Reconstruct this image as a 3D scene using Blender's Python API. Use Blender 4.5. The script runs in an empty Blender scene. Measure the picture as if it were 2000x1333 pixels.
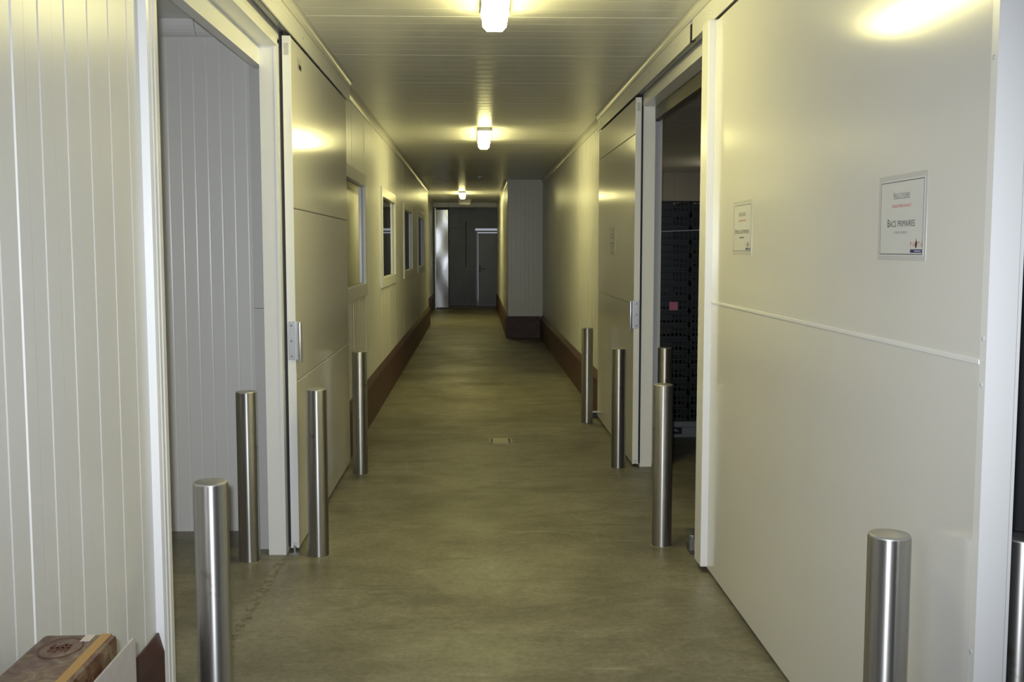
import bpy, bmesh, math, random
from mathutils import Vector, Matrix
random.seed(4)
R = math.radians
S = bpy.context.scene
C = S.collection

# ------------------------------------------------------------------ camera
F_PX = 2050.0
VPX, VPY = 930.0, 487.0
CAM_H = 1.60
cd = bpy.data.cameras.new('camera'); cam = bpy.data.objects.new('camera', cd); C.objects.link(cam)
cd.sensor_width = 36.0; cd.lens = F_PX / 2000 * 36.0; cd.clip_start = 0.02; cd.clip_end = 200
yaw = math.atan((1000 - VPX) / F_PX); pitch = math.atan((666.5 - VPY) / F_PX)
cam.location = (0, 0, CAM_H); cam.rotation_euler = (math.pi / 2 - pitch, 0, -yaw)
S.camera = cam

# ------------------------------------------------------------------ world, flash, exposure
w = bpy.data.worlds.new('world'); S.world = w; w.use_nodes = True
w.node_tree.nodes['Background'].inputs[0].default_value = (0.80, 0.88, 1.0, 1)
w.node_tree.nodes['Background'].inputs[1].default_value = 0.4
S.view_settings.view_transform = 'Standard'; S.view_settings.look = 'None'
S.view_settings.exposure = 0.0; S.view_settings.gamma = 1.0; S.view_settings.use_curve_mapping = False

# the flash of the photographer's camera (a real light: it throws the bollards' narrow shadows)
fl = bpy.data.lights.new('camera_flash', 'SPOT'); fl.energy = 470; fl.color = (0.88, 0.93, 1.0); fl.shadow_soft_size = 0.02
fl.spot_size = R(78); fl.spot_blend = 1.0
flo = bpy.data.objects.new('camera_flash', fl); C.objects.link(flo); flo.location = (-0.025, -0.02, CAM_H + 0.05)
flo.rotation_euler = cam.rotation_euler
LAMP_COL = (1.0, 0.905, 0.37)
LAMP_E = 35.0

# ------------------------------------------------------------------ materials
M = {}
def mat(name, col, rough=0.5, metal=0.0, spec=0.5, noise=None, bump=None, coat=0.0, emit=None):
    m = bpy.data.materials.new(name); m.use_nodes = True
    nt = m.node_tree; b = nt.nodes['Principled BSDF']
    b.inputs['Base Color'].default_value = (*col, 1); b.inputs['Roughness'].default_value = rough
    b.inputs['Metallic'].default_value = metal; b.inputs['Specular IOR Level'].default_value = spec
    b.inputs['Coat Weight'].default_value = coat
    tc = nt.nodes.new('ShaderNodeTexCoord')
    if noise:      # (scale xyz, col2, lo, hi)
        sc, c2, lo, hi = noise
        mp = nt.nodes.new('ShaderNodeMapping'); mp.inputs['Scale'].default_value = sc
        nz = nt.nodes.new('ShaderNodeTexNoise'); nz.inputs['Scale'].default_value = 1; nz.inputs['Detail'].default_value = 6
        rp = nt.nodes.new('ShaderNodeValToRGB'); rp.color_ramp.elements[0].position = lo; rp.color_ramp.elements[1].position = hi
        rp.color_ramp.elements[0].color = (*col, 1); rp.color_ramp.elements[1].color = (*c2, 1)
        nt.links.new(tc.outputs['Object'], mp.inputs[0]); nt.links.new(mp.outputs[0], nz.inputs[0])
        nt.links.new(nz.outputs[0], rp.inputs[0]); nt.links.new(rp.outputs[0], b.inputs['Base Color'])
    if bump:       # (scale, strength)
        mp2 = nt.nodes.new('ShaderNodeMapping'); mp2.inputs['Scale'].default_value = bump[0]
        n2 = nt.nodes.new('ShaderNodeTexNoise'); n2.inputs['Scale'].default_value = 1; n2.inputs['Detail'].default_value = 3
        bp = nt.nodes.new('ShaderNodeBump'); bp.inputs['Strength'].default_value = bump[1]; bp.inputs['Distance'].default_value = 0.01
        nt.links.new(tc.outputs['Object'], mp2.inputs[0]); nt.links.new(mp2.outputs[0], n2.inputs[0])
        nt.links.new(n2.outputs[0], bp.inputs['Height']); nt.links.new(bp.outputs[0], b.inputs['Normal'])
    if emit:
        b.inputs['Emission Color'].default_value = (*emit[0], 1); b.inputs['Emission Strength'].default_value = emit[1]
    M[name] = m; return m

mat('panel', (0.75, 0.745, 0.72), 0.31, bump=((3, 3, 1.2), 0.02), noise=((0.7, 0.7, 0.5), (0.79, 0.785, 0.76), 0.35, 0.7))
mat('ceiling', (0.86, 0.85, 0.82), 0.30, bump=((1.2, 3, 3), 0.02))
mat('door', (0.74, 0.73, 0.70), 0.145, bump=((1.5, 1.5, 1.0), 0.035))
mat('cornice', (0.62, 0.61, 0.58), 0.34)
mat('pvc', (0.84, 0.84, 0.83), 0.25)
mat('trimgrey', (0.56, 0.555, 0.54), 0.3)
mat('alu', (0.62, 0.63, 0.65), 0.32, metal=0.85)
mat('track', (0.30, 0.31, 0.33), 0.4, metal=0.9)
mat('gasket', (0.008, 0.008, 0.014), 0.6)
mat('plinth', (0.070, 0.030, 0.029), 0.5, noise=((6, 6, 9), (0.095, 0.044, 0.040), 0.4, 0.75))
mat('lampbody', (0.42, 0.42, 0.43), 0.45)
mat('diffuser', (0.9, 0.9, 0.88), 0.4, emit=(LAMP_COL, LAMP_E))
mat('paper', (0.66, 0.665, 0.66), 0.35)
mat('pocket', (0.60, 0.60, 0.585), 0.16)
mat('ink', (0.02, 0.02, 0.03), 0.5)
mat('ink_grey', (0.10, 0.10, 0.13), 0.5)
mat('ink_red', (0.62, 0.03, 0.07), 0.5)
mat('ink_rust', (0.50, 0.16, 0.06), 0.5)
mat('ink_brown', (0.10, 0.02, 0.015), 0.5)
mat('ink_navy', (0.03, 0.035, 0.16), 0.5)
mat('crate', (0.008, 0.0095, 0.009), 0.36, noise=((3, 3, 20), (0.013, 0.016, 0.015), 0.4, 0.7))
mat('pallet', (0.16, 0.165, 0.165), 0.5)
mat('pink', (0.62, 0.19, 0.24), 0.6)
mat('string', (0.55, 0.57, 0.58), 0.5)
mat('steel_dark', (0.042, 0.044, 0.052), 0.36, metal=0.5, bump=((3, 3, 3), 0.08), noise=((3, 3, 0.6), (0.062, 0.065, 0.072), 0.35, 0.75))
mat('steel_door', (0.085, 0.09, 0.10), 0.38, metal=0.55)
mat('steel_sheet', (0.60, 0.61, 0.64), 0.2, metal=1.0)
mat('steel_cap', (0.46, 0.455, 0.44), 0.42, metal=0.75, noise=((14, 14, 14), (0.36, 0.355, 0.34), 0.4, 0.7))
mat('steel_frame', (0.085, 0.09, 0.10), 0.4, metal=0.8)
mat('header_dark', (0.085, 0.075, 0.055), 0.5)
mat('guide_dark', (0.10, 0.10, 0.10), 0.45, metal=0.6)
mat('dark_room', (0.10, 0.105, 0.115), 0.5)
mat('black', (0.01, 0.01, 0.011), 0.4)
mat('store_wall', (0.50, 0.47, 0.40), 0.5)
mat('board', (0.50, 0.45, 0.42), 0.75, noise=((30, 30, 30), (0.54, 0.49, 0.46), 0.4, 0.7))
mat('tape', (0.42, 0.23, 0.055), 0.35)

def node(nt, t, **kw):
    n = nt.nodes.new(t)
    for k, v in kw.items(): setattr(n, k, v)
    return n

def make_concrete():
    m = bpy.data.materials.new('concrete'); m.use_nodes = True; M['concrete'] = m
    nt = m.node_tree; b = nt.nodes['Principled BSDF']; L = nt.links.new
    g = node(nt, 'ShaderNodeTexCoord')
    def noise(scale, detail, rough=0.55, sc=(1, 1, 1), rot=0, dist=0.0):
        mp = node(nt, 'ShaderNodeMapping'); mp.inputs['Scale'].default_value = sc; mp.inputs['Rotation'].default_value = (0, 0, rot)
        n = node(nt, 'ShaderNodeTexNoise'); n.inputs['Scale'].default_value = scale; n.inputs['Detail'].default_value = detail
        n.inputs['Roughness'].default_value = rough; n.inputs['Distortion'].default_value = dist
        L(g.outputs['Object'], mp.inputs[0]); L(mp.outputs[0], n.inputs[0]); return n.outputs[0]
    def ramp(src, stops):
        r = node(nt, 'ShaderNodeValToRGB'); e = r.color_ramp.elements
        while len(e) < len(stops): e.new(0.5)
        for i, (p, c) in enumerate(stops): e[i].position = p; e[i].color = (*c, 1) if len(c) == 3 else c
        L(src, r.inputs[0]); return r.outputs[0]
    def mix(a, bb, fac, mode='MIX', v=None):
        x = node(nt, 'ShaderNodeMix', data_type='RGBA', blend_type=mode)
        if isinstance(fac, float): x.inputs[0].default_value = fac
        else: L(fac, x.inputs[0])
        L(a, x.inputs[6])
        if isinstance(bb, tuple): x.inputs[7].default_value = (*bb, 1)
        else: L(bb, x.inputs[7])
        return x.outputs[2]
    base = ramp(noise(0.9, 8, 0.6, dist=0.6), [(0.30, (0.145, 0.131, 0.090)), (0.5, (0.22, 0.203, 0.145)), (0.74, (0.30, 0.28, 0.21))])
    fine = ramp(noise(34, 8, 0.75), [(0.32, (0.58, 0.58, 0.58)), (0.68, (1.18, 1.18, 1.18))])
    fine2 = ramp(noise(6.5, 6, 0.65, dist=0.5), [(0.30, (0.74, 0.74, 0.73)), (0.70, (1.16, 1.16, 1.16))])
    c = mix(mix(base, fine, 0.85, 'MULTIPLY'), fine2, 0.8, 'MULTIPLY')
    # curved dark tyre scuffs turning into the doorway, pale drag marks
    scuff = ramp(noise(1.0, 5, 0.6, (1.3, 4.2, 1), -0.55, 1.4), [(0.50, (0, 0, 0)), (0.72, (1, 1, 1))])
    c = mix(c, (0.085, 0.076, 0.052), mix(scuff, (0.0, 0.0, 0.0), 0.30))
    pale = ramp(noise(1.7, 6, 0.65, (1.2, 5.0, 1), -0.5, 1.0), [(0.61, (0, 0, 0)), (0.74, (1, 1, 1))])
    c = mix(c, (0.40, 0.38, 0.31), mix(pale, (0, 0, 0), 0.5))
    stain = ramp(noise(2.2, 9, 0.7, dist=0.9), [(0.66, (0, 0, 0)), (0.76, (1, 1, 1))])
    c = mix(c, (0.06, 0.05, 0.035), mix(stain, (0, 0, 0), 0.35))
    L(c, b.inputs['Base Color'])
    rr = ramp(noise(1.4, 5), [(0.3, (0.36,) * 3), (0.7, (0.54,) * 3)])
    L(rr, b.inputs['Roughness'])
    bp = node(nt, 'ShaderNodeBump'); bp.inputs['Strength'].default_value = 0.12; bp.inputs['Distance'].default_value = 0.01
    L(noise(14, 8, 0.65), bp.inputs['Height']); L(bp.outputs[0], b.inputs['Normal'])
make_concrete()

def make_steel():
    m = bpy.data.materials.new('steel'); m.use_nodes = True; M['steel'] = m
    nt = m.node_tree; b = nt.nodes['Principled BSDF']; L = nt.links.new
    g = node(nt, 'ShaderNodeTexCoord')
    mp = node(nt, 'ShaderNodeMapping'); mp.inputs['Scale'].default_value = (30, 30, 1.2)
    n = node(nt, 'ShaderNodeTexNoise'); n.inputs['Scale'].default_value = 1; n.inputs['Detail'].default_value = 6
    r = node(nt, 'ShaderNodeValToRGB'); r.color_ramp.elements[0].position = 0.3; r.color_ramp.elements[1].position = 0.7
    r.color_ramp.elements[0].color = (0.25, 0.242, 0.222, 1); r.color_ramp.elements[1].color = (0.43, 0.42, 0.405, 1)
    L(g.outputs['Object'], mp.inputs[0]); L(mp.outputs[0], n.inputs[0]); L(n.outputs[0], r.inputs[0])
    # brown smudges
    n3 = node(nt, 'ShaderNodeTexNoise'); n3.inputs['Scale'].default_value = 9; n3.inputs['Detail'].default_value = 5
    r3 = node(nt, 'ShaderNodeValToRGB'); r3.color_ramp.elements[0].position = 0.62; r3.color_ramp.elements[1].position = 0.74
    L(g.outputs['Object'], n3.inputs[0]); L(n3.outputs[0], r3.inputs[0])
    x = node(nt, 'ShaderNodeMix', data_type='RGBA'); L(r3.outputs[0], x.inputs[0]); L(r.outputs[0], x.inputs[6]); x.inputs[7].default_value = (0.15, 0.11, 0.08, 1)
    L(x.outputs[2], b.inputs['Base Color'])
    b.inputs['Metallic'].default_value = 0.9; b.inputs['Roughness'].default_value = 0.39
    b.inputs['Anisotropic'].default_value = 0.8; b.inputs['Anisotropic Rotation'].default_value = 0.25
    tg = node(nt, 'ShaderNodeTangent', direction_type='RADIAL', axis='Z'); L(tg.outputs[0], b.inputs['Tangent'])
    n2 = node(nt, 'ShaderNodeTexNoise'); n2.inputs['Scale'].default_value = 5
    bp = node(nt, 'ShaderNodeBump'); bp.inputs['Strength'].default_value = 0.08; bp.inputs['Distance'].default_value = 0.01
    L(g.outputs['Object'], n2.inputs[0]); L(n2.outputs[0], bp.inputs['Height']); L(bp.outputs[0], b.inputs['Normal'])
make_steel()

def make_glass():
    m = bpy.data.materials.new('glass'); m.use_nodes = True; M['glass'] = m
    b = m.node_tree.nodes['Principled BSDF']
    b.inputs['Base Color'].default_value = (0.93, 0.96, 0.95, 1); b.inputs['Roughness'].default_value = 0.02
    b.inputs['Transmission Weight'].default_value = 1.0; b.inputs['IOR'].default_value = 1.5
make_glass()

def make_carton():
    m = bpy.data.materials.new('carton'); m.use_nodes = True; M['carton'] = m
    nt = m.node_tree; b = nt.nodes['Principled BSDF']; L = nt.links.new
    g = node(nt, 'ShaderNodeTexCoord')
    n = node(nt, 'ShaderNodeTexNoise'); n.inputs['Scale'].default_value = 21; n.inputs['Detail'].default_value = 9; n.inputs['Roughness'].default_value = 0.68; n.inputs['Distortion'].default_value = 1.2
    r = node(nt, 'ShaderNodeValToRGB'); e = r.color_ramp.elements
    e[0].position = 0.34; e[0].color = (0.035, 0.022, 0.015, 1); e[1].position = 0.70; e[1].color = (0.36, 0.24, 0.13, 1)
    k = e.new(0.45); k.color = (0.13, 0.045, 0.022, 1); k = e.new(0.56); k.color = (0.17, 0.115, 0.065, 1)
    L(g.outputs['Object'], n.inputs[0]); L(n.outputs[0], r.inputs[0]); L(r.outputs[0], b.inputs['Base Color'])
    b.inputs['Roughness'].default_value = 0.3
make_carton()

# ------------------------------------------------------------------ helpers
def link(name, me, m, parent=None, loc=(0, 0, 0)):
    o = bpy.data.objects.new(name, me); C.objects.link(o)
    if m is not None and not me.materials: me.materials.append(M[m] if isinstance(m, str) else m)
    o.location = loc
    if parent is not None: o.parent = parent
    return o

class MB:
    """collects shapes, in coordinates relative to the parent's base point"""
    def __init__(s, o=(0, 0, 0)): s.bm = bmesh.new(); s.o = Vector(o)
    def box(s, x0, x1, y0, y1, z0, z1, bev=0.0):
        x0, x1 = min(x0, x1), max(x0, x1); y0, y1 = min(y0, y1), max(y0, y1)
        vs = [s.bm.verts.new(Vector(p) - s.o) for p in [(x0, y0, z0), (x1, y0, z0), (x1, y1, z0), (x0, y1, z0), (x0, y0, z1), (x1, y0, z1), (x1, y1, z1), (x0, y1, z1)]]
        fs = [s.bm.faces.new([vs[i] for i in f]) for f in ((0, 3, 2, 1), (4, 5, 6, 7), (0, 1, 5, 4), (1, 2, 6, 5), (2, 3, 7, 6), (3, 0, 4, 7))]
        if bev > 0:
            ed = list({e for f in fs for e in f.edges})
            bmesh.ops.bevel(s.bm, geom=ed, offset=bev, segments=2, profile=0.5, affect='EDGES')
        return s
    def prism(s, pts, a0, a1, axis):
        def P(p, a):
            return {'x': (a, p[0], p[1]), 'y': (p[0], a, p[1]), 'z': (p[0], p[1], a)}[axis]
        A = [s.bm.verts.new(Vector(P(p, a0)) - s.o) for p in pts]; B = [s.bm.verts.new(Vector(P(p, a1)) - s.o) for p in pts]
        n = len(pts)
        s.bm.faces.new(A); s.bm.faces.new(B[::-1])
        for i in range(n): s.bm.faces.new([A[i], B[i], B[(i + 1) % n], A[(i + 1) % n]])
        bmesh.ops.recalc_face_normals(s.bm, faces=s.bm.faces)
        return s
    def lathe(s, prof, c=(0, 0, 0), axis='z', seg=40):
        rings = []
        for (r, h) in prof:
            ring = []
            for k in range(seg):
                a = 2 * math.pi * k / seg; u, v = r * math.cos(a), r * math.sin(a)
                p = {'z': (u, v, h), 'y': (u, h, v), 'x': (h, u, v)}[axis]
                ring.append(s.bm.verts.new(Vector(p) + Vector(c) - s.o))
            rings.append(ring)
        for a, b in zip(rings, rings[1:]):
            for k in range(seg): s.bm.faces.new([a[k], a[(k + 1) % seg], b[(k + 1) % seg], b[k]])
        s.bm.faces.new(rings[0]); s.bm.faces.new(rings[-1])
        bmesh.ops.recalc_face_normals(s.bm, faces=s.bm.faces)
        return s
    def mesh(s, name, smooth=None):
        me = bpy.data.meshes.new(name); s.bm.to_mesh(me); s.bm.free()
        if smooth:
            for p in me.polygons: p.use_smooth = True
            me.set_sharp_from_angle(angle=R(smooth))
        return me
    def build(s, name, m, parent=None, smooth=None, loc=None):
        me = s.mesh(name, smooth)
        return link(name, me, m, parent, (0, 0, 0) if parent is not None else tuple(s.o) if loc is None else loc)

def tag(o, label, cat, group=None, kind=None):
    o['label'] = label; o['category'] = cat
    if group: o['group'] = group
    if kind: o['kind'] = kind
    return o
def thing(name, loc, label, cat, group=None, kind=None):
    o = bpy.data.objects.new(name, None); C.objects.link(o); o.location = loc; o.empty_display_size = 0.1
    return tag(o, label, cat, group, kind)
def structure(name, label, cat, loc=(0, 0, 0)): return thing(name, loc, label, cat, kind='structure')
def copy_tree(o, parent=None):
    c = o.copy(); C.objects.link(c)
    if parent is not None: c.parent = parent
    for ch in list(o.children): copy_tree(ch, c)
    return c

# ------------------------------------------------------------------ key dimensions (metres; y runs down the corridor)
XL, XR = -1.00, 1.20          # corridor wall faces
CH = 2.84                     # ceiling height
OPH = 2.62                    # door opening height
DH = 2.690                    # bottom of the track covers
L_Y0, L_Y1 = 3.27, 5.43       # left doorway
R_Y0, R_Y1 = 5.25, 7.60       # right doorway
T = 0.10                      # wall panel thickness
BOXY, BOXX = 18.96, 0.57      # column block in the corridor
STEPY, XL2 = 22.1, -1.15
ENDY = 28.35

# ------------------------------------------------------------------ floor
fo = MB().box(-5, 6, -3, 33, -0.15, 0).build('floor', 'concrete')
tag(fo, 'worn olive-grey concrete floor with scuffs running down the corridor', 'floor', kind='structure')
# rough joint in the screed across the left doorway: a shallow ragged patching strip
bm = MB()
ys = [L_Y0 - 0.1 + i * 0.035 for i in range(int((L_Y1 - L_Y0 + 0.1) / 0.035) + 1)]
lft = [(-1.022 + random.uniform(-0.022, 0.014), y) for y in ys]; rgt = [(-0.985 + random.uniform(-0.008, 0.010), y) for y in ys]
bm.prism(lft + rgt[::-1], 0.0002, 0.0014, 'z')
mat('screed', (0.25, 0.232, 0.175), 0.7, noise=((25, 25, 25), (0.13, 0.118, 0.085), 0.40, 0.60), bump=((60, 60, 60), 0.6))
bm.build('screed_joint', 'screed', fo)
# drain cover
d = structure('floor_drain', 'small square metal drain cover set in the concrete floor', 'drain', (0.205, 8.67, 0))
o3 = (0.205, 8.67, 0)
mat('drainplate', (0.36, 0.34, 0.26), 0.5, metal=0.3)
MB(o3).box(0.135, 0.265, 8.56, 8.78, -0.005, 0.004, 0.001).build('plate', 'drainplate', d)
for sx in (0.120, 0.268): MB(o3).box(sx, sx + 0.012, 8.56, 8.78, -0.005, 0.002).build('slot', 'black', d)
MB(o3).box(0.11, 0.29, 8.782, 8.795, -0.004, 0.005).box(0.11, 0.29, 8.545, 8.558, -0.004, 0.005).box(0.105, 0.118, 8.545, 8.795, -0.004, 0.005).box(0.282, 0.295, 8.545, 8.795, -0.004, 0.005).build('frame', 'drainplate', d)

# ------------------------------------------------------------------ ribbed sandwich panels
def rib_profile(u0, u1, pitch=0.078, depth=0.0016, slope=0.005, phase=0.83, joint=0.006, jd=0.005):
    """points (u, d): d = how far the skin sits back from the face"""
    pts = [(u0, jd), (u0 + joint * 0.4, jd), (u0 + joint, 0.0)]
    u = u0 + pitch * (0.5 if phase == 0 else phase); lvl = 0.0
    while u < u1 - pitch * 0.35:
        n = depth if lvl == 0.0 else 0.0
        pts += [(u, lvl), (u + slope, n)]; lvl = n; u += pitch
    pts += [(u1 - joint, lvl), (u1 - joint * 0.4, jd), (u1, jd)]
    return pts
def vee_profile(u0, u1, pitch, phase):
    pts = [(u0, 0.004), (u0 + 0.003, 0.0)]; u = u0 + phase
    while u < u1 - 0.012:
        pts += [(u - 0.006, 0.0), (u, 0.0016), (u + 0.006, 0.0)]; u += pitch
    return pts + [(u1 - 0.003, 0.0), (u1, 0.004)]
def panel_x(parent, xf, s, y0, y1, z0, z1, m='panel', t=T, name='panel', ribbed=True):
    """wall panel whose face looks along s (+1 / -1 in x); panel body lies behind it"""
    if ribbed: pf = [(xf - s * dd, u) for u, dd in rib_profile(y0, y1)]
    else: pf = [(xf, y0), (xf, y1)]
    pts = pf + [(xf - s * t, y1), (xf - s * t, y0)]
    return MB().prism(pts, z0, z1, 'z').build(name, m, parent)
def panel_y(parent, yf, x0, x1, z0, z1, m='panel', t=T, name='panel', ribbed=True, s=-1, pitch=0.078, vee=None):
    if vee is not None: pf = [(u, yf - s * dd) for u, dd in vee_profile(x0, x1, pitch, vee)]
    elif ribbed: pf = [(u, yf - s * dd) for u, dd in rib_profile(x0, x1, pitch)]
    else: pf = [(x0, yf), (x1, yf)]
    pts = pf + [(x1, yf - s * t), (x0, yf - s * t)]
    return MB().prism(pts, z0, z1, 'z').build(name, m, parent)
def row(a, b, n): return [(a + (b - a) * i / n, a + (b - a) * (i + 1) / n) for i in range(n)]

# ceiling: panels laid across, joints every 1.14 m
ce = structure('ceiling', 'cream ribbed ceiling panels laid across the corridor', 'ceiling')
PW = 1.1225
y = 5.752 - PW * 8
while y < 33:
    pf = [(u, CH - 0.0 + dd * 0.6) for u, dd in rib_profile(y, y + PW, 0.095, 0.0013, 0.006, joint=0.006, jd=0.0026)]
    MB().prism(pf + [(y + PW, CH + 0.08), (y, CH + 0.08)], -4.6, 5.4, 'x').build('ceiling_panel', 'ceiling', ce)
    y += PW

# windows in the left wall
WINS = [(7.65, 9.55), (11.15, 13.04), (14.57, 16.55), (18.05, 20.1)]
WZ0, WZ1 = 1.21, 2.24

wl = structure('wall_left', 'cream ribbed panel wall with four windows running down the corridor', 'wall')
for a, b in ((-3, -1.11), (-1.11, 0.03), (0.03, 1.17), (1.17, 2.345), (2.345, 3.24)): panel_x(wl, XL, 1, a, b, 0, CH)
panel_x(wl, XL, 1, 3.24, L_Y1 + 0.06, OPH + 0.02, CH, ribbed=False)
ed = [L_Y1 + 0.06, 6.5] + [v for wv in WINS for v in wv] + [STEPY]
for a, b in ((ed[0], ed[1]), (ed[1], ed[2]), (ed[3], ed[4]), (ed[5], ed[6]), (ed[7], ed[8]), (ed[9], ed[10])): panel_x(wl, XL, 1, a, b, 0, CH)
for a, b in WINS:
    for p, q in row(a, b, 2):
        panel_x(wl, XL, 1, p, q, 0, WZ0); panel_x(wl, XL, 1, p, q, WZ1, CH)
panel_x(wl, XL2, 1, STEPY, 25.1, 0, CH); panel_x(wl, XL2, 1, 25.1, ENDY, 0, CH)
MB().box(XL2, XL - T, STEPY - 0.05, STEPY, 0, CH).build('panel', 'panel', wl)

wr = structure('wall_right', 'cream ribbed panel wall behind the sliding doors', 'wall')
panel_x(wr, XR, -1, -3, -0.35, 0, CH)
panel_x(wr, XR, -1, -0.35, 2.60, OPH + 0.02, CH, ribbed=False)
for a, b in ((2.60, 3.95), (3.95, R_Y0 - 0.06)): panel_x(wr, XR, -1, a, b, 0, CH)
panel_x(wr, XR, -1, R_Y0 - 0.06, R_Y1 + 0.06, OPH + 0.02, CH, ribbed=False)
for a, b in row(R_Y1 + 0.06, BOXY, 10): panel_x(wr, XR, -1, a, b, 0, CH)
for a, b in row(BOXY + 0.02, ENDY, 8): panel_x(wr, BOXX, -1, a, b, 0, CH)
panel_y(wr, BOXY, BOXX + 0.004, XR + 0.1, 0, CH)

# alcove behind the left doorway
wa = structure('wall_alcove', 'pale grey ribbed wall facing out through the open doorway', 'wall')
for a, b in ((-4.5, -3.405), (-3.405, -2.26), (-2.26, -1.13)): panel_y(wa, 5.915, a, b, 0, CH, t=0.06, pitch=0.0715, vee=0.0715 if a < -3 else 0.0705)
panel_x(wa, -4.5, 1, 1.0, 5.915, 0, CH); 
MB().box(-4.5, XL - T, 0.9, 1.0, 0, CH).build('panel', 'panel', wa)
MB().box(-1.165, -1.095, L_Y1 + 0.11, 5.915, 0, 1.29).build('panel', 'trimgrey', wa)
MB().box(-1.165, -1.095, L_Y1 + 0.11, 5.915, 1.292, 2.57).build('panel', 'trimgrey', wa)
pf = [(5.915, CH)] + [(5.915 - 0.07 * (1 - math.cos(t)) - 0.0, CH - 0.085 * math.sin(t) - 0.0) for t in [R(a) for a in range(90, -1, -15)]]
pf = [(5.915, CH), (5.915, CH - 0.085)] + [(5.915 - 0.075 * math.sin(R(a)), CH - 0.085 * math.cos(R(a))) for a in range(10, 90, 14)] + [(5.915 - 0.075, CH)]
for a, b in ((-4.5, -1.52), (-1.517, -1.10)):
    q = MB().prism(pf, a, b, 'x').build('cornice', 'pvc', wa)

# dark rooms behind the windows, the store room behind the right doorway
wd = structure('wall_window_room', 'dark room seen through the corridor windows', 'wall')
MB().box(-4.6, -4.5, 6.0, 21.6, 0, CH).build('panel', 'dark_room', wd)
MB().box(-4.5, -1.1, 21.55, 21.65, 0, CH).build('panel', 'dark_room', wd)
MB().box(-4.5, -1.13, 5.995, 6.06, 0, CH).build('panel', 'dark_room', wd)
ws = structure('wall_store', 'beige wall at the back of the dark store room', 'wall')
for a, b in row(XR + T + 0.01, 5.2, 4): panel_y(ws, 17.2, a, b, 0, CH, m='store_wall')
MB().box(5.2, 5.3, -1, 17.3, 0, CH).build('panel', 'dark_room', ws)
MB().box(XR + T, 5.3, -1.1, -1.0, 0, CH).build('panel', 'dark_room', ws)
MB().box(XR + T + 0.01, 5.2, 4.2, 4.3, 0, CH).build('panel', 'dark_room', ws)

# ------------------------------------------------------------------ doorway frames
def frame(n, s, xw, y0, y1, label, near=True):
    """s: -1 for the left wall, +1 for the right one; lining of a doorway in the wall face xw"""
    t = structure('trim_%d' % n, label, 'door frame', (xw, y1, 0)); o = (xw, y1, 0)
    xi = xw + s * 0.09
    for a, b in ((y1, y1 + 0.06),) + (((y0 - 0.06, y0),) if near else ()):
        MB(o).box(xw - s * 0.0, xi, a, b, 0, OPH + 0.04).build('jamb', 'pvc', t)
        e = a - 0.004 if a == y1 else b
        MB(o).box(xw - s * 0.0, xw + s * 0.016, e, e + 0.004, 0.0, OPH).build('bead', 'pvc', t)
    MB(o).box(xw - s * 0.003, xi, y0, y1, OPH, OPH + 0.04).build('header', 'pvc', t)
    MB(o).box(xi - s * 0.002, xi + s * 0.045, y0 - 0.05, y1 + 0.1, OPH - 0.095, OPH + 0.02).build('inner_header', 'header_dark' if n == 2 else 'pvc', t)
    return t
f1 = frame(1, -1, XL, L_Y0, L_Y1, 'white lining of the doorway to the ribbed alcove', near=False)
# corner profile closing the end of the near wall: proud of the wall, with two grooves on its flange
o = (XL, L_Y1, 0)
prof = [(XL - T, 3.225), (XL + 0.0, 3.225), (XL + 0.022, 3.227), (XL + 0.025, 3.24), (XL + 0.022, 3.244), (XL + 0.022, 3.258), (XL + 0.025, 3.262), (XL + 0.025, 3.28), (XL + 0.022, 3.284), (XL + 0.022, 3.292), (XL + 0.025, 3.296), (XL + 0.025, 3.325), (XL + 0.01, 3.335), (XL - T, 3.335)]
MB(o).prism(prof, 0, OPH + 0.02, 'z').build('corner_profile', 'pvc', f1)
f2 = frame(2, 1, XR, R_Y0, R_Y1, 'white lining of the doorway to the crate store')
MB(tuple(f2.location)).box(XR + 0.092, XR + 0.16, R_Y1 + 0.11, R_Y1 + 0.16, 0, 2.57).build('panel', 'trimgrey', f2)

# ------------------------------------------------------------------ plinths
def plinth(name, s, xw, y0, y1, label, p=0.045):
    pts = [(xw, 0), (xw, 0.405), (xw + s * 0.006, 0.405), (xw + s * (p - 0.003), 0.355), (xw + s * p, 0.345), (xw + s * p, 0)]
    q = MB().prism(pts, y0, y1, 'y').build(name, 'plinth'); tag(q, label, 'baseboard', kind='structure'); return q
plinth('baseboard_left', 1, XL, -3, 3.224, 'maroon plinth at the foot of the near ribbed wall', 0.022)
plinth('baseboard_left', 1, XL, 7.78, STEPY, 'long maroon plinth below the corridor windows', 0.035)
plinth('baseboard_left', 1, XL2, STEPY, ENDY, 'short maroon plinth in the recess beside the steel column', 0.035)
plinth('baseboard_right', -1, XR, 9.86, BOXY, 'maroon plinth running from the far sliding door to the wall block', 0.045)
plinth('baseboard_right', -1, BOXX, BOXY - 0.04, ENDY, 'maroon plinth along the narrow far end of the corridor', 0.03)
q = MB().box(BOXX, XR - 0.045, BOXY - 0.04, BOXY, 0, 0.39).build('baseboard_front', 'plinth'); tag(q, 'maroon plinth across the front of the cream wall block', 'baseboard', kind='structure')

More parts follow.
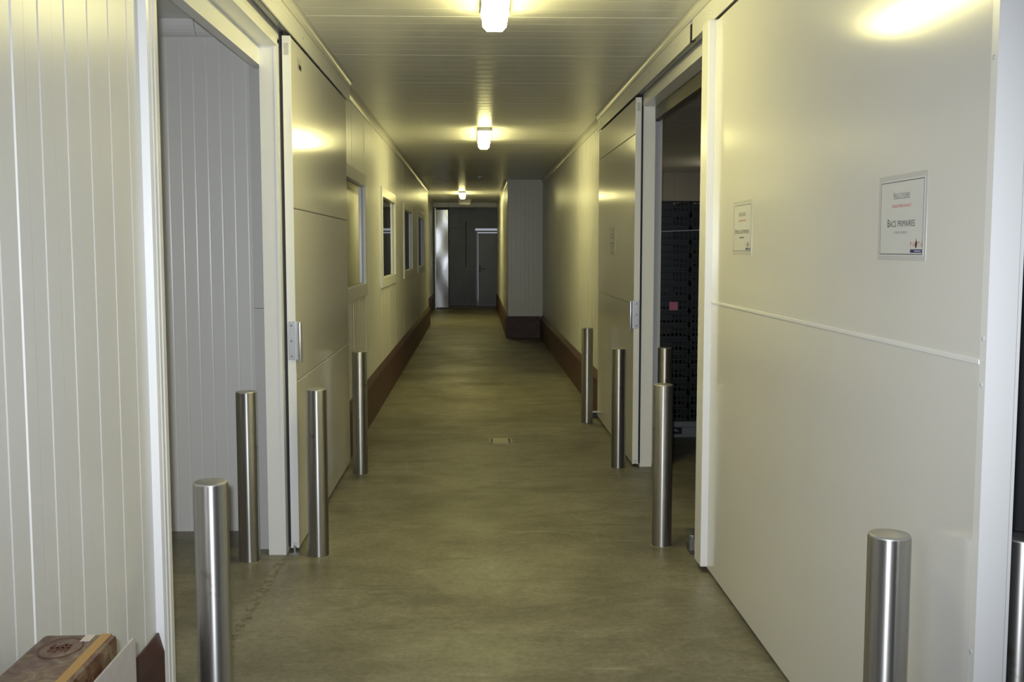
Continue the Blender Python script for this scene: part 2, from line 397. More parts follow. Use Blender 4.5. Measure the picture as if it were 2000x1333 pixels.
# ------------------------------------------------------------------ ceiling cornices
def cornice(n, s, xw, y0, y1, label, z0=CH - 0.06, w=0.055, axis='y'):
    pts = [(xw, CH), (xw, z0)] + [(xw + s * (0.006 + (w - 0.006) * (1 - math.cos(R(a)))), z0 + (CH - z0) * math.sin(R(a))) for a in (0, 22, 45, 68, 85)] + [(xw + s * w, CH)]
    q = MB().prism(pts, y0, y1, axis).build('trim_%d' % n, 'cornice', smooth=40)
    tag(q, label, 'cornice', kind='structure')
XLR, XRR = -0.935, 1.135      # faces of the sliding-track covers
L_R1, R_R1 = 7.96, 9.87       # ends of the covers
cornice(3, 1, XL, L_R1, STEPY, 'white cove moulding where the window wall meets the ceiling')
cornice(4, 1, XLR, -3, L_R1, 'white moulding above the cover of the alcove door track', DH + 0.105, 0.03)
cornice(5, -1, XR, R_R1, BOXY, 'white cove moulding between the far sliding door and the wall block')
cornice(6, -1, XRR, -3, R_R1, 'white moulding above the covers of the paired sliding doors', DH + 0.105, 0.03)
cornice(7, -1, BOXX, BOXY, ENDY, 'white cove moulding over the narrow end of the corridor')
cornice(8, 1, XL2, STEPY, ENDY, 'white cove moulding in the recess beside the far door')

# ------------------------------------------------------------------ sliding-track covers
def cover(s, xf, xw, pieces, label):
    t = structure('track_cover', label, 'track cover', (xf, pieces[0][0], CH)); o = tuple(t.location)
    for a, b in pieces:
        MB(o).prism([(xf, DH), (xf, CH - 0.001), (xf + s * 0.02, CH - 0.001), (xf + s * 0.02, DH + 0.012), (xf + s * 0.004, DH)], a, b, 'y').build('cover_board', 'panel', t)
        k = a + 0.35
        while k < b - 0.1:
            MB(o).lathe([(0.006, 0.0), (0.006, -s * 0.002), (0.003, -s * 0.004)], (xf, k, DH + 0.05), 'x', 12).build('screw', 'alu', t); k += 0.9
    a0, b0 = pieces[0][0], pieces[-1][1]
    if pieces[1][0] - pieces[0][1] > 0.01:
        MB(o).box(xf + s * 0.0004, xf + s * 0.02, pieces[0][1] + 0.012, pieces[1][0] - 0.0005, DH, CH - 0.06).build('gap_shade', 'gasket', t)  # black box stands in for the shade in the gap between boards
    MB(o).box(xf + s * 0.02, xw, b0 - 0.02, b0, DH + 0.02, CH - 0.001).build('end_plate', 'trimgrey', t)
    MB(o).box(xf + s * 0.024, xf + s * 0.05, a0, b0 - 0.03, DH + 0.012, DH + 0.05).build('track', 'track', t)
    return t
cover(-1, XLR, XL, [(-0.6, 1.9), (1.903, L_R1)], 'long cover board over the alcove door track, ending past the door')
cover(1, XRR, XR, [(-0.6, 5.58), (5.64, R_R1)], 'two-piece cover board over the track of the paired sliding doors')

# ------------------------------------------------------------------ sliding doors
def door(n, s, xf, th, y0, y1, seams, label, m='door'):
    t = structure('door_%d' % n, label, 'sliding door', (xf, (y0 + y1) / 2, 0)); o = tuple(t.location)
    zz = [0.022] + seams + [DH - 0.012]
    for a, b in zip(zz, zz[1:]):
        g0 = 0.002 if a > 0.1 else 0; g1 = 0.002 if b < DH - 0.1 else 0
        MB(o).prism([(xf + s * 0.003, a + g0), (xf, a + g0 + 0.003), (xf, b - g1 - 0.003), (xf + s * 0.003, b - g1), (xf + s * th, b), (xf + s * th, a)], y0 + 0.012, y1 - 0.004, 'y').build('panel', m, t)
    return t, o
def handle(t, o, s, x, th, y0, zc):
    """plate screwed to the end of the door with a rolled grip standing off the face"""
    h = MB(o).box(x + s * 0.002, x + s * (th - 0.006), y0 - 0.006, y0 - 0.002, zc - 0.10, zc + 0.10, 0.0015).build('handle_plate', 'alu', t)
    MB(o).box(x - s * 0.018, x + s * 0.004, y0 + 0.004, y0 + 0.008, zc - 0.10, zc + 0.10).lathe([(0.0105, zc - 0.112), (0.0115, zc - 0.108), (0.0115, zc + 0.094), (0.0105, zc + 0.098)], (x - s * 0.022, y0 + 0.0, 0), 'z', 24).build('grip', 'alu', t, smooth=40)
    for dz in (-0.08, 0, 0.08):
        MB(o).lathe([(0.006, 0), (0.006, -0.002), (0.003, -0.003)], (x + s * th * 0.45, y0 - 0.006, zc + dz), 'y', 14).build('screw', 'track', h)
def end_channel(t, o, s, x, th, y0, m='pvc'):
    MB(o).box(x, x + s * th, y0, y0 + 0.012, 0.05, DH - 0.008, 0.002).box(x, x + s * 0.012, y0, y0 + 0.012, 0.022, 0.05).box(x + s * (th - 0.012), x + s * th, y0, y0 + 0.012, 0.022, 0.05).build('end_channel', m, t)
    MB(o).box(x + s * th, x + s * (th + 0.014), y0 + 0.002, y0 + 0.03, 0.03, DH + 0.012).build('gasket', 'gasket', t)

t, o = door(1, -1, -0.940, 0.043, 5.48, 7.75, [0.91, 1.81], 'glossy cream sliding door standing open beside the alcove doorway')
end_channel(t, o, -1, -0.940, 0.043, 5.48); handle(t, o, -1, -0.940, 0.043, 5.48, 1.125)
MB(o).box(-0.950, -0.974, 5.4785, 5.4805, 2.585, 2.645).build('sticker', 'trimgrey', t)
MB(o).box(-0.9405, -0.9390, 5.66, 5.80, 2.55, 2.61).build('sticker', 'pocket', t)
MB(o).box(-0.9395, -0.9382, 5.72, 5.80, 2.555, 2.58).build('sticker', 'ink', t)

t, o = door(2, 1, 1.145, 0.043, 7.59, 9.83, [1.20, 2.425], 'glossy cream sliding door standing open beyond the crate store doorway')
end_channel(t, o, 1, 1.145, 0.043, 7.59); handle(t, o, 1, 1.145, 0.043, 7.59, 1.125)
MB(o).box(1.155, 1.180, 7.5885, 7.5905, 2.585, 2.645).build('sticker', 'trimgrey', t)

t, o = door(3, 1, 1.140, 0.05, 2.295, 5.19, [1.345], 'wide plain cream sliding door with two posted notices')
# end cap: flange on the face, wide white edge towards the near doorway, with small screws
MB(o).prism([(1.138, 2.295), (1.138, 2.325), (1.1402, 2.326), (1.1402, 2.32), (1.199, 2.32), (1.199, 2.295)], 0.022, DH - 0.006, 'z').build('end_cap', 'pvc', t)
MB(o).box(1.199, 1.206, 2.297, 2.32, 0.022, DH - 0.006).box(1.2085, 1.216, 2.299, 2.32, 0.022, DH - 0.006).build('end_seal', 'pvc', t)
for z in (2.02, 1.40, 1.295, 0.675, 0.2):
    MB(o).lathe([(0.006, 0), (0.006, -0.0015), (0.0035, -0.003)], (1.138, 2.312, z), 'x', 14).build('screw', 'trimgrey', t)
# leading edge: a proud white channel
MB(o).box(1.106, 1.192, 5.05, 5.195, 0.03, DH - 0.004, 0.004).build('leading_edge', 'pvc', t)
MB(o).box(1.1365, 1.1405, 2.326, 5.05, 1.339, 1.351, 0.0012).build('bead', 'pvc', t)

# floor guides
def guide(x, y, label, big=True):
    g = thing('floor_guide', (x, y, 0), label, 'floor guide'); o = (x, y, 0)
    MB(o).box(x - 0.025, x + 0.02, y - 0.05, y + 0.05, 0, 0.055, 0.004).build('block', 'guide_dark', g)
    MB(o).box(x - 0.027, x + 0.022, y - 0.052, y - 0.046, 0.02, 0.075, 0.001).build('bracket', 'track', g)
    MB(o).lathe([(0.018, 0.055), (0.020, 0.06), (0.020, 0.085), (0.016, 0.092)], (x - 0.002, y, 0), 'z', 20).build('roller', 'track', g)
    MB(o).box(x - 0.035, x + 0.01, y - 0.004, y + 0.004, 0.118, 0.124).lathe([(0.004, 0.09), (0.004, 0.122)], (x, y, 0), 'z', 10).build('pin', 'guide_dark', g)
guide(1.145, 5.42, 'steel roller guide on the floor at the edge of the wide plain door')
g = thing('floor_guide', (1.12, 9.87, 0), 'small black guide block on the floor at the far end of a sliding door', 'floor guide')
MB((1.12, 9.87, 0)).box(1.09, 1.15, 9.85, 9.90, 0, 0.05, 0.004).build('block', 'black', g)
MB((1.12, 9.87, 0)).box(1.085, 1.152, 9.855, 9.90, 0.05, 0.062, 0.002).build('cap', 'alu', g)
g = thing('floor_guide', (-0.9615, 5.46, 0), 'thin guide pin under the slot of the alcove sliding door', 'floor guide')
MB((-0.9615, 5.46, 0)).box(-0.985, -0.938, 5.43, 5.478, 0, 0.004).build('foot', 'alu', g)
MB((-0.9615, 5.46, 0)).lathe([(0.006, 0.004), (0.006, 0.035), (0.003, 0.04)], (-0.9615, 5.465, 0), 'z', 14).build('pin', 'alu', g)

# ------------------------------------------------------------------ bollards
BH, BR = 0.88, 0.053
def bollard_meshes():
    tube = MB().lathe([(BR, -0.0), (BR, BH - 0.008), (BR - 0.0015, BH - 0.005)], seg=64).mesh('tube', 35); tube.materials.append(M['steel'])
    cap = MB().lathe([(BR - 0.001, BH - 0.0055), (BR - 0.002, BH - 0.0015), (BR - 0.004, BH), (0.012, BH + 0.0015)], seg=64).mesh('cap', 50); cap.materials.append(M['steel_cap'])
    grout = MB().lathe([(BR + 0.007, 0.0), (BR + 0.004, 0.002), (BR, 0.003)], seg=48).mesh('grout_ring', 60); grout.materials.append(M['concrete'])
    return tube, cap, grout
BT = bollard_meshes()
BOL = [
 (-0.827, 3.243, 'brushed steel bollard standing between the brown carton and the alcove doorway'),
 (-1.170, 5.335, 'brushed steel bollard standing inside the alcove against its far door jamb'),
 (-0.828, 5.418, 'brushed steel bollard standing in front of the handle end of the alcove sliding door'),
 (-0.828, 7.430, 'brushed steel bollard at the far end of the alcove sliding door'),
 (1.022, 9.600, 'slim-looking steel bollard at the far end of the sliding door by the black guide block'),
 (1.040, 7.580, 'brushed steel bollard in front of the handle of the sliding door beyond the crates'),
 (1.000, 5.545, 'brushed steel bollard by the white leading edge of the wide plain door'),
 (1.387, 7.640, 'brushed steel bollard standing inside the crate store doorway'),
 (1.047, 2.578, 'brushed steel bollard with smudged tube in front of the wide plain door, below the notices'),
 (1.375, 2.543, 'steel bollard in the dark doorway behind the near edge of the wide plain door'),
]
for i, (x, y, lab) in enumerate(BOL):
    b = thing('bollard', (x, y, 0), lab, 'bollard', 'steel bollards guarding the doorways'); b.rotation_euler = (0, 0, i * 1.3)
    for n, me in zip(('tube', 'cap', 'grout_ring'), BT): link(n, me, None, b)

# ------------------------------------------------------------------ ceiling lamps
def lamp(x, y0, label, L=1.27, dm='diffuser', grp='fluorescent lamps along the corridor ceiling'):
    t = thing('ceiling_lamp', (x, y0, CH), label, 'lamp', grp); o = (x, y0, CH)
    MB(o).prism([(x - 0.055, CH), (x + 0.055, CH), (x + 0.07, CH - 0.035), (x - 0.07, CH - 0.035)], y0, y0 + L, 'y').build('housing', 'lampbody', t)
    bm = MB(o); n = 7
    def sec(y, k, dz):
        return [(x - 0.066 * k, y, CH - 0.037), (x + 0.066 * k, y, CH - 0.037), (x + 0.062 * k, y, CH - 0.085 - dz * 0.5), (x + 0.040 * k, y, CH - 0.108 - dz), (x - 0.040 * k, y, CH - 0.108 - dz), (x - 0.062 * k, y, CH - 0.085 - dz * 0.5)]
    secs = [sec(y0 + 0.004, 0.90, -0.022), sec(y0 + 0.05, 1.0, 0.0), sec(y0 + L - 0.05, 1.0, 0.0), sec(y0 + L - 0.004, 0.80, -0.022)]
    V = [[bm.bm.verts.new(Vector(p) - bm.o) for p in s_] for s_ in secs]
    for a, b in zip(V, V[1:]):
        for k in range(6): bm.bm.faces.new([a[k], a[(k + 1) % 6], b[(k + 1) % 6], b[k]])
    bm.bm.faces.new(V[0]); bm.bm.faces.new(V[-1][::-1]); bmesh.ops.recalc_face_normals(bm.bm, faces=bm.bm.faces)
    bm.build('diffuser', dm, t)
    for yy in (y0 + 0.18, y0 + L / 2, y0 + L - 0.18):
        for sx in (-1, 1):
            MB(o).box(x + sx * 0.064, x + sx * 0.074, yy - 0.012, yy + 0.012, CH - 0.055, CH - 0.025, 0.001).build('clip', 'lampbody', t)
    return t
lamp(0.100, 4.38, 'lit fluorescent ceiling lamp above the doorways, close to the paired sliding doors')
lamp(0.092, 10.86, 'lit fluorescent ceiling lamp between the windows and the far sliding door')
lamp(-0.30, 22.75, 'small-looking lit ceiling lamp before the dark far door')
# smoke detector
t = thing('smoke_detector', (0.065, 18.1, CH), 'small white smoke detector on the ceiling before the wall block', 'smoke detector')
MB((0.065, 18.1, CH)).lathe([(0.06, CH), (0.06, CH - 0.018), (0.055, CH - 0.022)], (0.065, 18.1, 0), 'z', 28).build('base', 'pvc', t, 35)
MB((0.065, 18.1, CH)).lathe([(0.048, CH - 0.022), (0.046, CH - 0.045), (0.03, CH - 0.06)], (0.065, 18.1, 0), 'z', 28).build('sensor_head', 'trimgrey', t, 35)
# emergency light box at the far end
t = thing('emergency_light', (-0.28, 26.4, CH), 'thin pale emergency light box under the ceiling before the far door', 'emergency light')
MB((-0.28, 26.4, CH)).box(-0.44, -0.12, 26.36, 26.44, CH - 0.075, CH, 0.006).build('housing', 'trimgrey', t)
MB((-0.28, 26.4, CH)).box(-0.425, -0.135, 26.352, 26.362, CH - 0.14, CH - 0.07, 0.003).build('sign_plate', 'pocket', t)

# ------------------------------------------------------------------ windows
for i, (a, b) in enumerate(WINS):
    lab = ['wall window with pale grey frame, partly hidden by the alcove sliding door', 'second wall window from the alcove sliding door, cream frame and dark glass',
           'third wall window from the alcove sliding door, cream frame and dark glass', 'last wall window before the dark far door, cream frame'][i]
    t = structure('window_%d' % (i + 1), lab, 'window', (XL, (a + b) / 2, WZ0)); o = tuple(t.location)
    x0, x1 = XL - 0.05, XL + 0.018; fw = 0.085
    fm = 'pvc'
    MB(o).box(x0, x1, a - 0.02, a + fw, WZ0 - 0.02, WZ1 + 0.02, 0.004).build('frame_stile', fm, t)
    MB(o).box(x0, x1, b - fw, b + 0.02, WZ0 - 0.02, WZ1 + 0.02, 0.004).build('frame_stile', fm, t)
    MB(o).box(x0, x1, a + fw, b - fw, WZ0 - 0.02, WZ0 + fw, 0.004).build('frame_rail', fm, t)
    MB(o).box(x0, x1, a + fw, b - fw, WZ1 - fw, WZ1 + 0.02, 0.004).build('frame_rail', fm, t)
    MB(o).box(x0 + 0.028, x0 + 0.036, a + fw - 0.01, b - fw + 0.01, WZ0 + fw - 0.01, WZ1 - fw + 0.01).build('pane', 'glass', t)
    MB(o).box(x0 + 0.037, x0 + 0.045, b - fw - 0.008, b - fw, WZ0 + fw, WZ1 - fw).box(x0 + 0.037, x0 + 0.045, a + fw, a + fw + 0.008, WZ0 + fw, WZ1 - fw).box(x0 + 0.037, x0 + 0.045, a + fw + 0.008, b - fw - 0.008, WZ0 + fw, WZ0 + fw + 0.008).box(x0 + 0.037, x0 + 0.045, a + fw + 0.008, b - fw - 0.008, WZ1 - fw - 0.008, WZ1 - fw).build('glazing_bead', 'trimgrey', t)

# ------------------------------------------------------------------ far end
we = structure('wall_end', 'dark grey metal wall closing the far end under a cream lintel', 'wall')
MB().box(XL2, -0.74, ENDY - 0.06, ENDY + 0.06, 2.72, CH).build('lintel', 'panel', we)
MB().box(-0.735, BOXX, ENDY - 0.06, ENDY + 0.06, 2.72, CH).build('lintel', 'panel', we)
MB().box(-0.73, -0.02, ENDY + 0.25, ENDY + 0.33, 0.0, 2.16).build('panel', 'steel_dark', we)
MB().box(-0.73, 1.2, ENDY + 0.25, ENDY + 0.33, 2.18, 2.84).build('panel', 'steel_dark', we)
MB().box(-0.73, 1.2, ENDY + 0.235, ENDY + 0.28, 2.16, 2.18).build('seam', 'black', we)
MB().box(0.80, 1.2, ENDY + 0.25, ENDY + 0.33, 0.0, 2.16).build('panel', 'steel_dark', we)
MB().box(-1.6, -0.73, ENDY + 0.36, ENDY + 0.4, 0.0, 2.84).build('panel', 'black', we)
MB().box(0.57, 1.2, ENDY + 0.0, ENDY + 0.06, 0, CH).build('panel', 'panel', we)
MB().box(-1.6, XL2, ENDY - 0.0, ENDY + 0.4, 0, CH).build('panel', 'panel', we)
q = MB().box(-1.2, 1.2, ENDY + 0.10, ENDY + 0.25, 0, 0.07).build('trim_9', 'black'); tag(q, 'black raised threshold at the foot of the far metal wall', 'threshold', kind='structure')
cx = structure('steel_column', 'shiny stainless steel cladding strip beside the dark far door', 'column', (-0.92, ENDY + 0.02, 0)); o = tuple(cx.location)
# slightly bowed stainless sheet
bm = MB(o); nx, nz = 6, 24; V = []
for j in range(nz + 1):
    V.append([bm.bm.verts.new(Vector((-1.075 + 0.325 * i / nx, ENDY + 0.02 + 0.006 * math.sin(i / nx * math.pi) * math.sin(j * 0.45 + 0.5), 0.03 + 2.62 * j / nz)) - bm.o) for i in range(nx + 1)])
for j in range(nz):
    for i in range(nx): bm.bm.faces.new([V[j][i], V[j][i + 1], V[j + 1][i + 1], V[j + 1][i]])
bmesh.ops.solidify(bm.bm, geom=list(bm.bm.faces), thickness=-0.01)
bm.build('sheet', 'steel_sheet', cx, smooth=60)
MB(o).box(-1.10, -1.08, ENDY + 0.0, ENDY + 0.15, 0, 2.70).build('edge_strip', 'alu', cx)
MB(o).box(-0.748, -0.735, ENDY + 0.0, ENDY + 0.24, 0, 2.72).build('edge_strip', 'black', cx)
MB(o).box(-1.14, -1.10, ENDY + 0.03, ENDY + 0.10, 0, 2.70).build('back_strip', 'steel_dark', cx)
dd = structure('door_4', 'dark grey metal personnel door with black lever handle at the corridor end', 'door', (0.37, ENDY + 0.25, 0)); o = tuple(dd.location)
yb = ENDY + 0.22
MB(o).box(0.06, 0.80, yb, yb + 0.05, 0.075, 2.03, 0.004).build('leaf', 'steel_door', dd)
MB(o).box(-0.02, 0.022, yb - 0.02, yb + 0.03, 0.07, 2.10, 0.004).build('frame_stile', 'steel_frame', dd)
MB(o).box(0.024, 0.05, yb - 0.005, yb + 0.03, 0.07, 2.05, 0.003).build('frame_stile', 'steel_frame', dd)
MB(o).box(0.022, 0.82, yb - 0.02, yb + 0.03, 2.06, 2.10, 0.004).build('frame_rail', 'steel_frame', dd)
h = MB(o).box(0.085, 0.125, yb - 0.012, yb, 0.98, 1.16, 0.003).build('handle_plate', 'black', dd)
MB(o).box(0.09, 0.26, yb - 0.06, yb - 0.04, 1.055, 1.08, 0.005).lathe([(0.011, yb - 0.05), (0.011, yb - 0.01)], (0.105, 0, 1.068), 'y', 14).build('lever', 'black', h)
# rod and box shaped to imitate a vertical reflection on the metal wall
t = thing('reflection_rod', (-0.27, ENDY + 0.235, 1.2), 'thin vertical rod imitating a reflection on the dark wall beside the far door', 'reflection streak')
MB((-0.27, ENDY + 0.235, 1.2)).lathe([(0.014, 1.08), (0.014, 2.34)], (-0.27, ENDY + 0.235, 0), 'z', 16).build('tube', 'steel_door', t, 40)
MB((-0.27, ENDY + 0.235, 1.2)).box(-0.30, -0.24, ENDY + 0.21, ENDY + 0.255, 1.02, 1.10, 0.004).build('end_box', 'steel_door', t)

# ------------------------------------------------------------------ notices
def text_mesh(body, size, align='CENTER', small=False, bold=0.0):
    cu = bpy.data.curves.new('t', 'FONT'); cu.body = body; cu.size = size; cu.align_x = align; cu.offset = bold
    cu.small_caps_scale = 0.80
    if small:
        for k, ch in enumerate(body):
            if ch.islower(): cu.body_format[k].use_small_caps = True
    ob = bpy.data.objects.new('t', cu); C.objects.link(ob)
    dg = bpy.context.evaluated_depsgraph_get(); dg.update()
    me = bpy.data.meshes.new_from_object(ob.evaluated_get(dg))
    bpy.data.objects.remove(ob); bpy.data.curves.remove(cu)
    return me
# local frame of a notice: u to the reader's right, v up, n towards the reader; face looks to -x: u = -y
NM = Matrix(((0, 0, -1, 0), (-1, 0, 0, 0), (0, 1, 0, 0), (0, 0, 0, 1)))
def notice(xf, yc, zc, label, title, sub, W=0.297, H=0.205, legible=True):
    t = thing('notice', (xf, yc, zc), label, 'notice', 'notices on the sliding doors')
    t.matrix_world = Matrix.Translation((xf, yc, zc)) @ NM
    def rect(name, u0, u1, v0, v1, n0, n1, m, par=t): return MB().box(u0, u1, v0, v1, n0, n1).build(name, m, par)
    rect('plastic_pocket', -W / 2 - 0.010, W / 2 + 0.012, -H / 2 - 0.012, H / 2 + 0.014, 0, 0.0004, 'pocket')
    p = rect('paper', -W / 2 + 0.002, W / 2 - 0.002, -H / 2, H / 2, 0.0004, 0.0008, 'paper')
    bu, bv, bw = W / 2 - 0.006, H / 2 - 0.004, 0.0022
    MB().box(-bu, bu, bv - bw, bv, 0.0008, 0.0010).box(-bu, bu, -bv, -bv + bw, 0.0008, 0.0010).box(-bu, -bu + bw, -bv, bv, 0.0008, 0.0010).box(bu - bw, bu, -bv, bv, 0.0008, 0.0010).build('border', 'ink_grey', p)
    def line(body, v, width, h, m, small=True, u=0.0, align=0, bold=0.0):
        me = text_mesh(body, 1.0, small=small, bold=bold)
        xs = [q.co.x for q in me.vertices]; ys_ = [q.co.y for q in me.vertices]
        sx = width / (max(xs) - min(xs)); sy = h / (max(ys_) - min(ys_)); cx_ = (max(xs) + min(xs)) / 2
        for q in me.vertices: q.co = Vector(((q.co.x - cx_) * sx + u, (q.co.y - min(ys_)) * sy + v, 0.0010))
        return link('lettering', me, m, p)
    if legible:
        line("R\u00e8gle d'hygi\u00e8ne", 0.055, 0.108, 0.0145, 'ink_grey')
        MB().box(-0.054, 0.054, 0.0515, 0.053, 0.0008, 0.0010).build('underline', 'ink_grey', p)
        line("Chaque chose \u00e0 sa place !", 0.027, 0.128, 0.0105, 'ink_red', bold=0.004)
        line(title, -0.024, 0.182 if len(title) < 16 else 0.235, 0.0205, 'ink')
        if sub: line(sub, -0.044, 0.088, 0.009, 'ink_grey')
        else:
            for k in range(6): MB().box(-0.040 + k * 0.0135, -0.031 + k * 0.0135, -0.044, -0.037, 0.0008, 0.0010).build('small_print', 'ink_grey', p)
    else:
        for v, wd in ((0.055, 0.10), (0.028, 0.12), (-0.02, 0.19), (-0.044, 0.08)):
            MB().box(-wd / 2, wd / 2, v, v + 0.006, 0.0008, 0.0010).build('small_print', 'ink_grey', p)
    # logo: letters P A, a flame, T A over a navy bar
    if legible:
        for ch, u in (('P', 0.070), ('A', 0.086), ('T', 0.119), ('A', 0.135)): line(ch, -0.079, 0.0085, 0.0145, 'ink_rust', small=False, u=u, bold=0.01)
        fp = [(0.0985, -0.080), (0.094, -0.072), (0.0995, -0.0635), (0.1015, -0.055), (0.104, -0.0625), (0.1095, -0.066), (0.1085, -0.074), (0.1035, -0.082)]
        MB().prism(fp, 0.0008, 0.0010, 'z').build('flame', 'ink_brown', p)
        MB().box(0.066, 0.139, -0.0935, -0.0845, 0.0008, 0.0010).build('bar', 'ink_navy', p)
        for k in range(5): MB().box(0.094 + k * 0.008, 0.0995 + k * 0.008, -0.0905, -0.0875, 0.0010, 0.00115).build('bar_print', 'paper', p)
    return t
notice(1.1398, 2.795, 1.684, 'laminated landscape notice reading Bacs primaires on the wide plain door', 'Bacs primaires', '( contact produit )')
notice(1.1398, 4.485, 1.690, 'laminated landscape notice reading Emballage primaire on the wide plain door', 'Emballage primaire', None)
notice(1.1448, 8.80, 1.665, 'laminated notice on the sliding door beyond the crate store', '', None, legible=False)
# corner of a paper pocket stuck on the near wall
t = thing('notice', (XL + 0.0005, 2.06, 1.21), 'clear plastic pocket stuck to the near ribbed wall', 'notice')
MB((XL + 0.0005, 2.06, 1.21)).prism([(1.91, 1.12), (2.16, 1.12), (2.215, 1.19), (2.215, 1.24), (1.91, 1.24)], XL + 0.0005, XL + 0.002, 'x').build('pocket', 'panel', t)

# ------------------------------------------------------------------ crates on plastic pallet in the store
CW, CD, CHT, PIT = 0.405, 0.60, 0.125, 0.1165
def crate_mesh():
    b = MB(); w, d = CW / 2, CD / 2
    b.box(-w + .008, w - .008, 0.008, CD - .008, 0.0, 0.006)                       # floor
    for yy in (0.0, CD - 0.012):                                                    # short walls: rim, foot, slats
        b.box(-w, w, yy, yy + 0.012, CHT - 0.026, CHT - 0.010); b.box(-w, w, yy, yy + 0.012, 0.004, 0.026)
        for k in range(12):
            x = -w + 0.004 + k * (CW - 0.020) / 11
            b.box(x, x + 0.012, yy + 0.002, yy + 0.010, 0.026, CHT - 0.026)
        b.box(-0.06, 0.06, yy + 0.001, yy + 0.011, 0.045, CHT - 0.026)
        b.box(-w, w, yy + 0.003, yy + 0.009, 0.055, 0.066)
    for xx in (-w, w - 0.012):
        b.box(xx, xx + 0.012, 0.012, CD - 0.012, CHT - 0.026, CHT - 0.010); b.box(xx, xx + 0.012, 0.012, CD - 0.012, 0.004, 0.026)
        for k in range(16):
            y = 0.02 + k * (CD - 0.05) / 15
            b.box(xx + 0.002, xx + 0.010, y, y + 0.012, 0.026, CHT - 0.026)
    b.box(-w + 0.004, w - 0.004, CD - 0.010, CD - 0.006, 0.02, CHT - 0.02)  # solid sheet added across the back to block light through the slats
    return b.mesh('body')
def crate_rim():
    b = MB(); w = CW / 2
    b.box(-w - .004, w + .004, -0.006, 0.010, CHT - 0.012, CHT - 0.0095).box(-w - .004, w + .004, CD - 0.010, CD + .006, CHT - 0.012, CHT - 0.0095)
    b.box(-w - .004, -w + .010, 0.010, CD - .010, CHT - 0.012, CHT - 0.0095).box(w - .010, w + .004, 0.010, CD - .010, CHT - 0.012, CHT - 0.0095)
    return b.mesh('rim')
def crate_grip():
    b = MB()
    b.box(-0.055, 0.055, -0.010, 0.0, CHT - 0.030, CHT - 0.022, 0.002); b.box(-0.058, -0.052, -0.008, 0.0, CHT - 0.055, CHT - 0.022); b.box(0.052, 0.058, -0.008, 0.0, CHT - 0.055, CHT - 0.022)
    return b.mesh('grip')
CM, CR, CG = crate_mesh(), crate_rim(), crate_grip()
for me in (CM, CR, CG): me.materials.append(M['crate'])
PZ = 0.14
ORD = ['topmost'] + [w_ + ' from the top' for w_ in 'second third fourth fifth sixth seventh eighth ninth tenth eleventh twelfth thirteenth fourteenth fifteenth'.split()] + ['bottommost']
for sidx, xc in enumerate((1.588, 2.012)):
    for k in range(16):
        stack = 'the stack bearing the pink slip' if sidx == 0 else 'the stack beside the pink slip stack'
        lab = 'black slatted plastic crate, %s of %s' % (ORD[15 - k], stack)
        c = thing('crate', (xc + random.uniform(-.003, .003), 8.805 + random.uniform(-.004, .004), PZ + k * PIT), lab, 'crate', 'black crates stacked in the store')
        link('body', CM, None, c); link('rim', CR, None, c); link('grip', CG, None, c)
pt = thing('pallet', (1.81, 8.80, 0), 'grey plastic pallet under the stacks of black crates', 'pallet'); o = tuple(pt.location)
MB(o).box(1.38, 2.26, 8.785, 9.435, PZ - 0.055, PZ - 0.002, 0.008).build('deck', 'pallet', pt)
for fx in (1.38, 1.75, 2.12):
    MB(o).box(fx, fx + 0.14, 8.795, 9.425, 0.028, PZ - 0.055).build('block', 'pallet', pt)
for fy in (8.79, 9.065, 9.315): MB(o).box(1.38, 2.26, fy, fy + 0.11, 0.0, 0.028, 0.004).build('runner', 'pallet', pt)
sl = MB((1.662, 8.789, 1.122)).box(1.626, 1.698, 8.787, 8.789, 1.087, 1.157).build('paper_slip', 'pink'); tag(sl, 'pink square paper slip stuck on the stack of black crates', 'paper slip')
sr = thing('strap', (1.81, 8.9, 1.755), 'thin white strap tied round the stacks of black crates', 'strap'); o = tuple(sr.location)
def stp(p, q):
    p, q = Vector(p), Vector(q); b = MB(o); dv = (q - p).normalized(); up = Vector((0, 0, 1)); sd = dv.cross(up).normalized() * 0.0012; u = Vector((0, 0, 0.003))
    vs = [b.bm.verts.new(a + i * sd + j * u - b.o) for a in (p, q) for i, j in ((-1, -1), (1, -1), (1, 1), (-1, 1))]
    for f in ((0, 1, 2, 3), (7, 6, 5, 4), (0, 4, 5, 1), (1, 5, 6, 2), (2, 6, 7, 3), (3, 7, 4, 0)): b.bm.faces.new([vs[k] for k in f])
    bmesh.ops.recalc_face_normals(b.bm, faces=b.bm.faces); b.build('strap_run', 'string', sr)
stp((1.385, 8.783, 1.742), (2.242, 8.783, 1.772)); stp((2.242, 8.783, 1.772), (2.242, 9.43, 1.76)); stp((1.385, 9.43, 1.745), (2.242, 9.43, 1.76)); stp((1.385, 8.783, 1.742), (1.385, 9.43, 1.745))
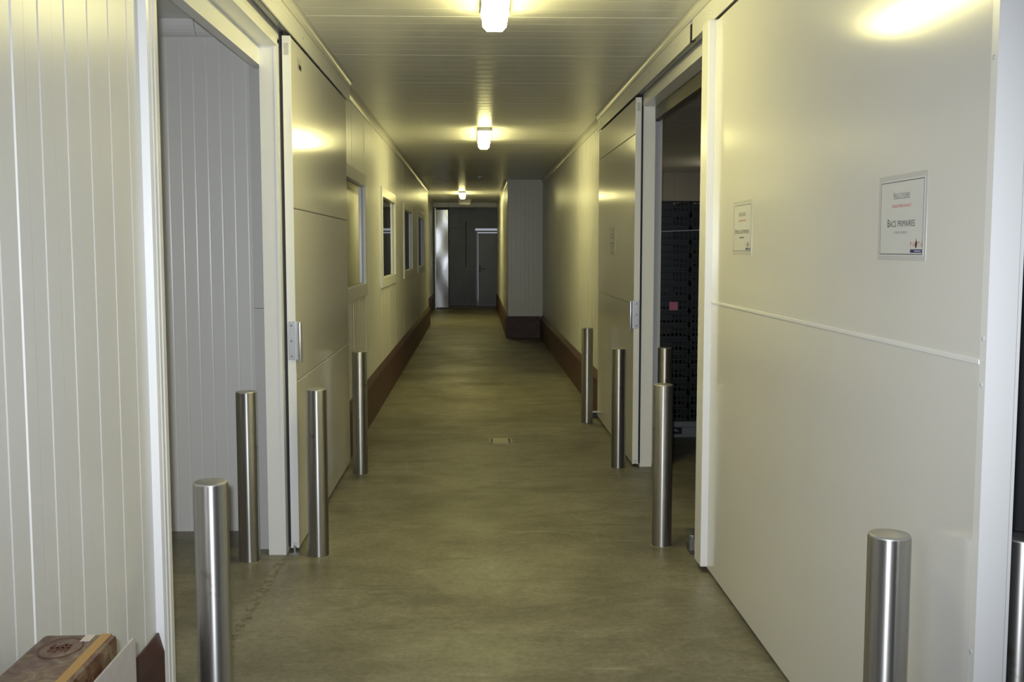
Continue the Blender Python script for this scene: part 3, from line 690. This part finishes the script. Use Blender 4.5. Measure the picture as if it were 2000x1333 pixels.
# unseen lamp added deep in the store to light its back wall
mat('fill_glow_store', (0.9, 0.9, 0.88), 0.4, emit=((1.0, 0.9, 0.62), 16.0))
mat('fill_glow_alcove', (0.9, 0.9, 0.88), 0.4, emit=((1.0, 0.98, 0.92), 7.0))
lamp(3.6, 14.2, 'unseen lamp added to light the back of the crate store', dm='fill_glow_store', grp=None)
lamp(-3.3, 3.2, 'unseen lamp added to light the alcove wall', dm='fill_glow_alcove', grp=None)  # fill lamp added out of view to brighten the alcove wall

# ------------------------------------------------------------------ carton and board by the near wall
ct = thing('carton', (-0.88, 1.95, 0), 'brown printed carton with oval mark and tan tape beside the near wall', 'carton'); o = tuple(ct.location)
cx0, cx1, cy0, cy1, cz = -0.958, -0.795, 1.60, 2.29, 0.752
MB(o).box(cx0, cx1, cy0, cy1, 0, cz, 0.012).build('body', 'carton', ct, smooth=40)
MB(o).box(cx1 - 0.034, cx1 - 0.012, cy0 + 0.01, cy1 - 0.006, cz - 0.002, cz + 0.0008).build('tape', 'tape', ct)
ov = MB(o); N = 40; oc = (-0.888, 2.205)
def ring(r, z): return [ov.bm.verts.new(Vector((oc[0] + 0.045 * r * math.cos(2 * math.pi * k / N), oc[1] + 0.060 * r * math.sin(2 * math.pi * k / N), z)) - ov.o) for k in range(N)]
a, b = ring(1.0, cz + 0.0008), ring(0.92, cz + 0.0008)
for k in range(N): ov.bm.faces.new([a[k], a[(k + 1) % N], b[(k + 1) % N], b[k]])
ov.build('oval_mark', 'ink_brown', ct)
for k, (u0, v0, u1, v1) in enumerate(((-.022, -.018, -.016, .02), (-.010, -.022, -.004, .012), (.002, -.012, .008, .024), (.014, -.02, .019, .016), (-.022, -.004, .020, .002), (-.004, .012, .018, .017))):
    MB(o).box(oc[0] + u0, oc[0] + u1, oc[1] + v0, oc[1] + v1, cz + 0.0003, cz + 0.0009).build('oval_print', 'ink_brown', ct)
mat('label_pale', (0.60, 0.52, 0.44), 0.35)
MB(o).box(cx1 - 0.066, cx1 - 0.045, cy1 - 0.05, cy1 - 0.01, cz + 0.0002, cz + 0.0009).build('label', 'label_pale', ct)
bd = MB((-0.779, 2.0, 0)).prism([(1.55, 0), (2.352, 0), (2.352, 0.712), (2.345, 0.719), (1.55, 0.719)], -0.784, -0.779, 'x').build('cardboard_sheet', 'board')
tag(bd, 'pale beige cardboard sheet standing on edge against the brown carton', 'cardboard')
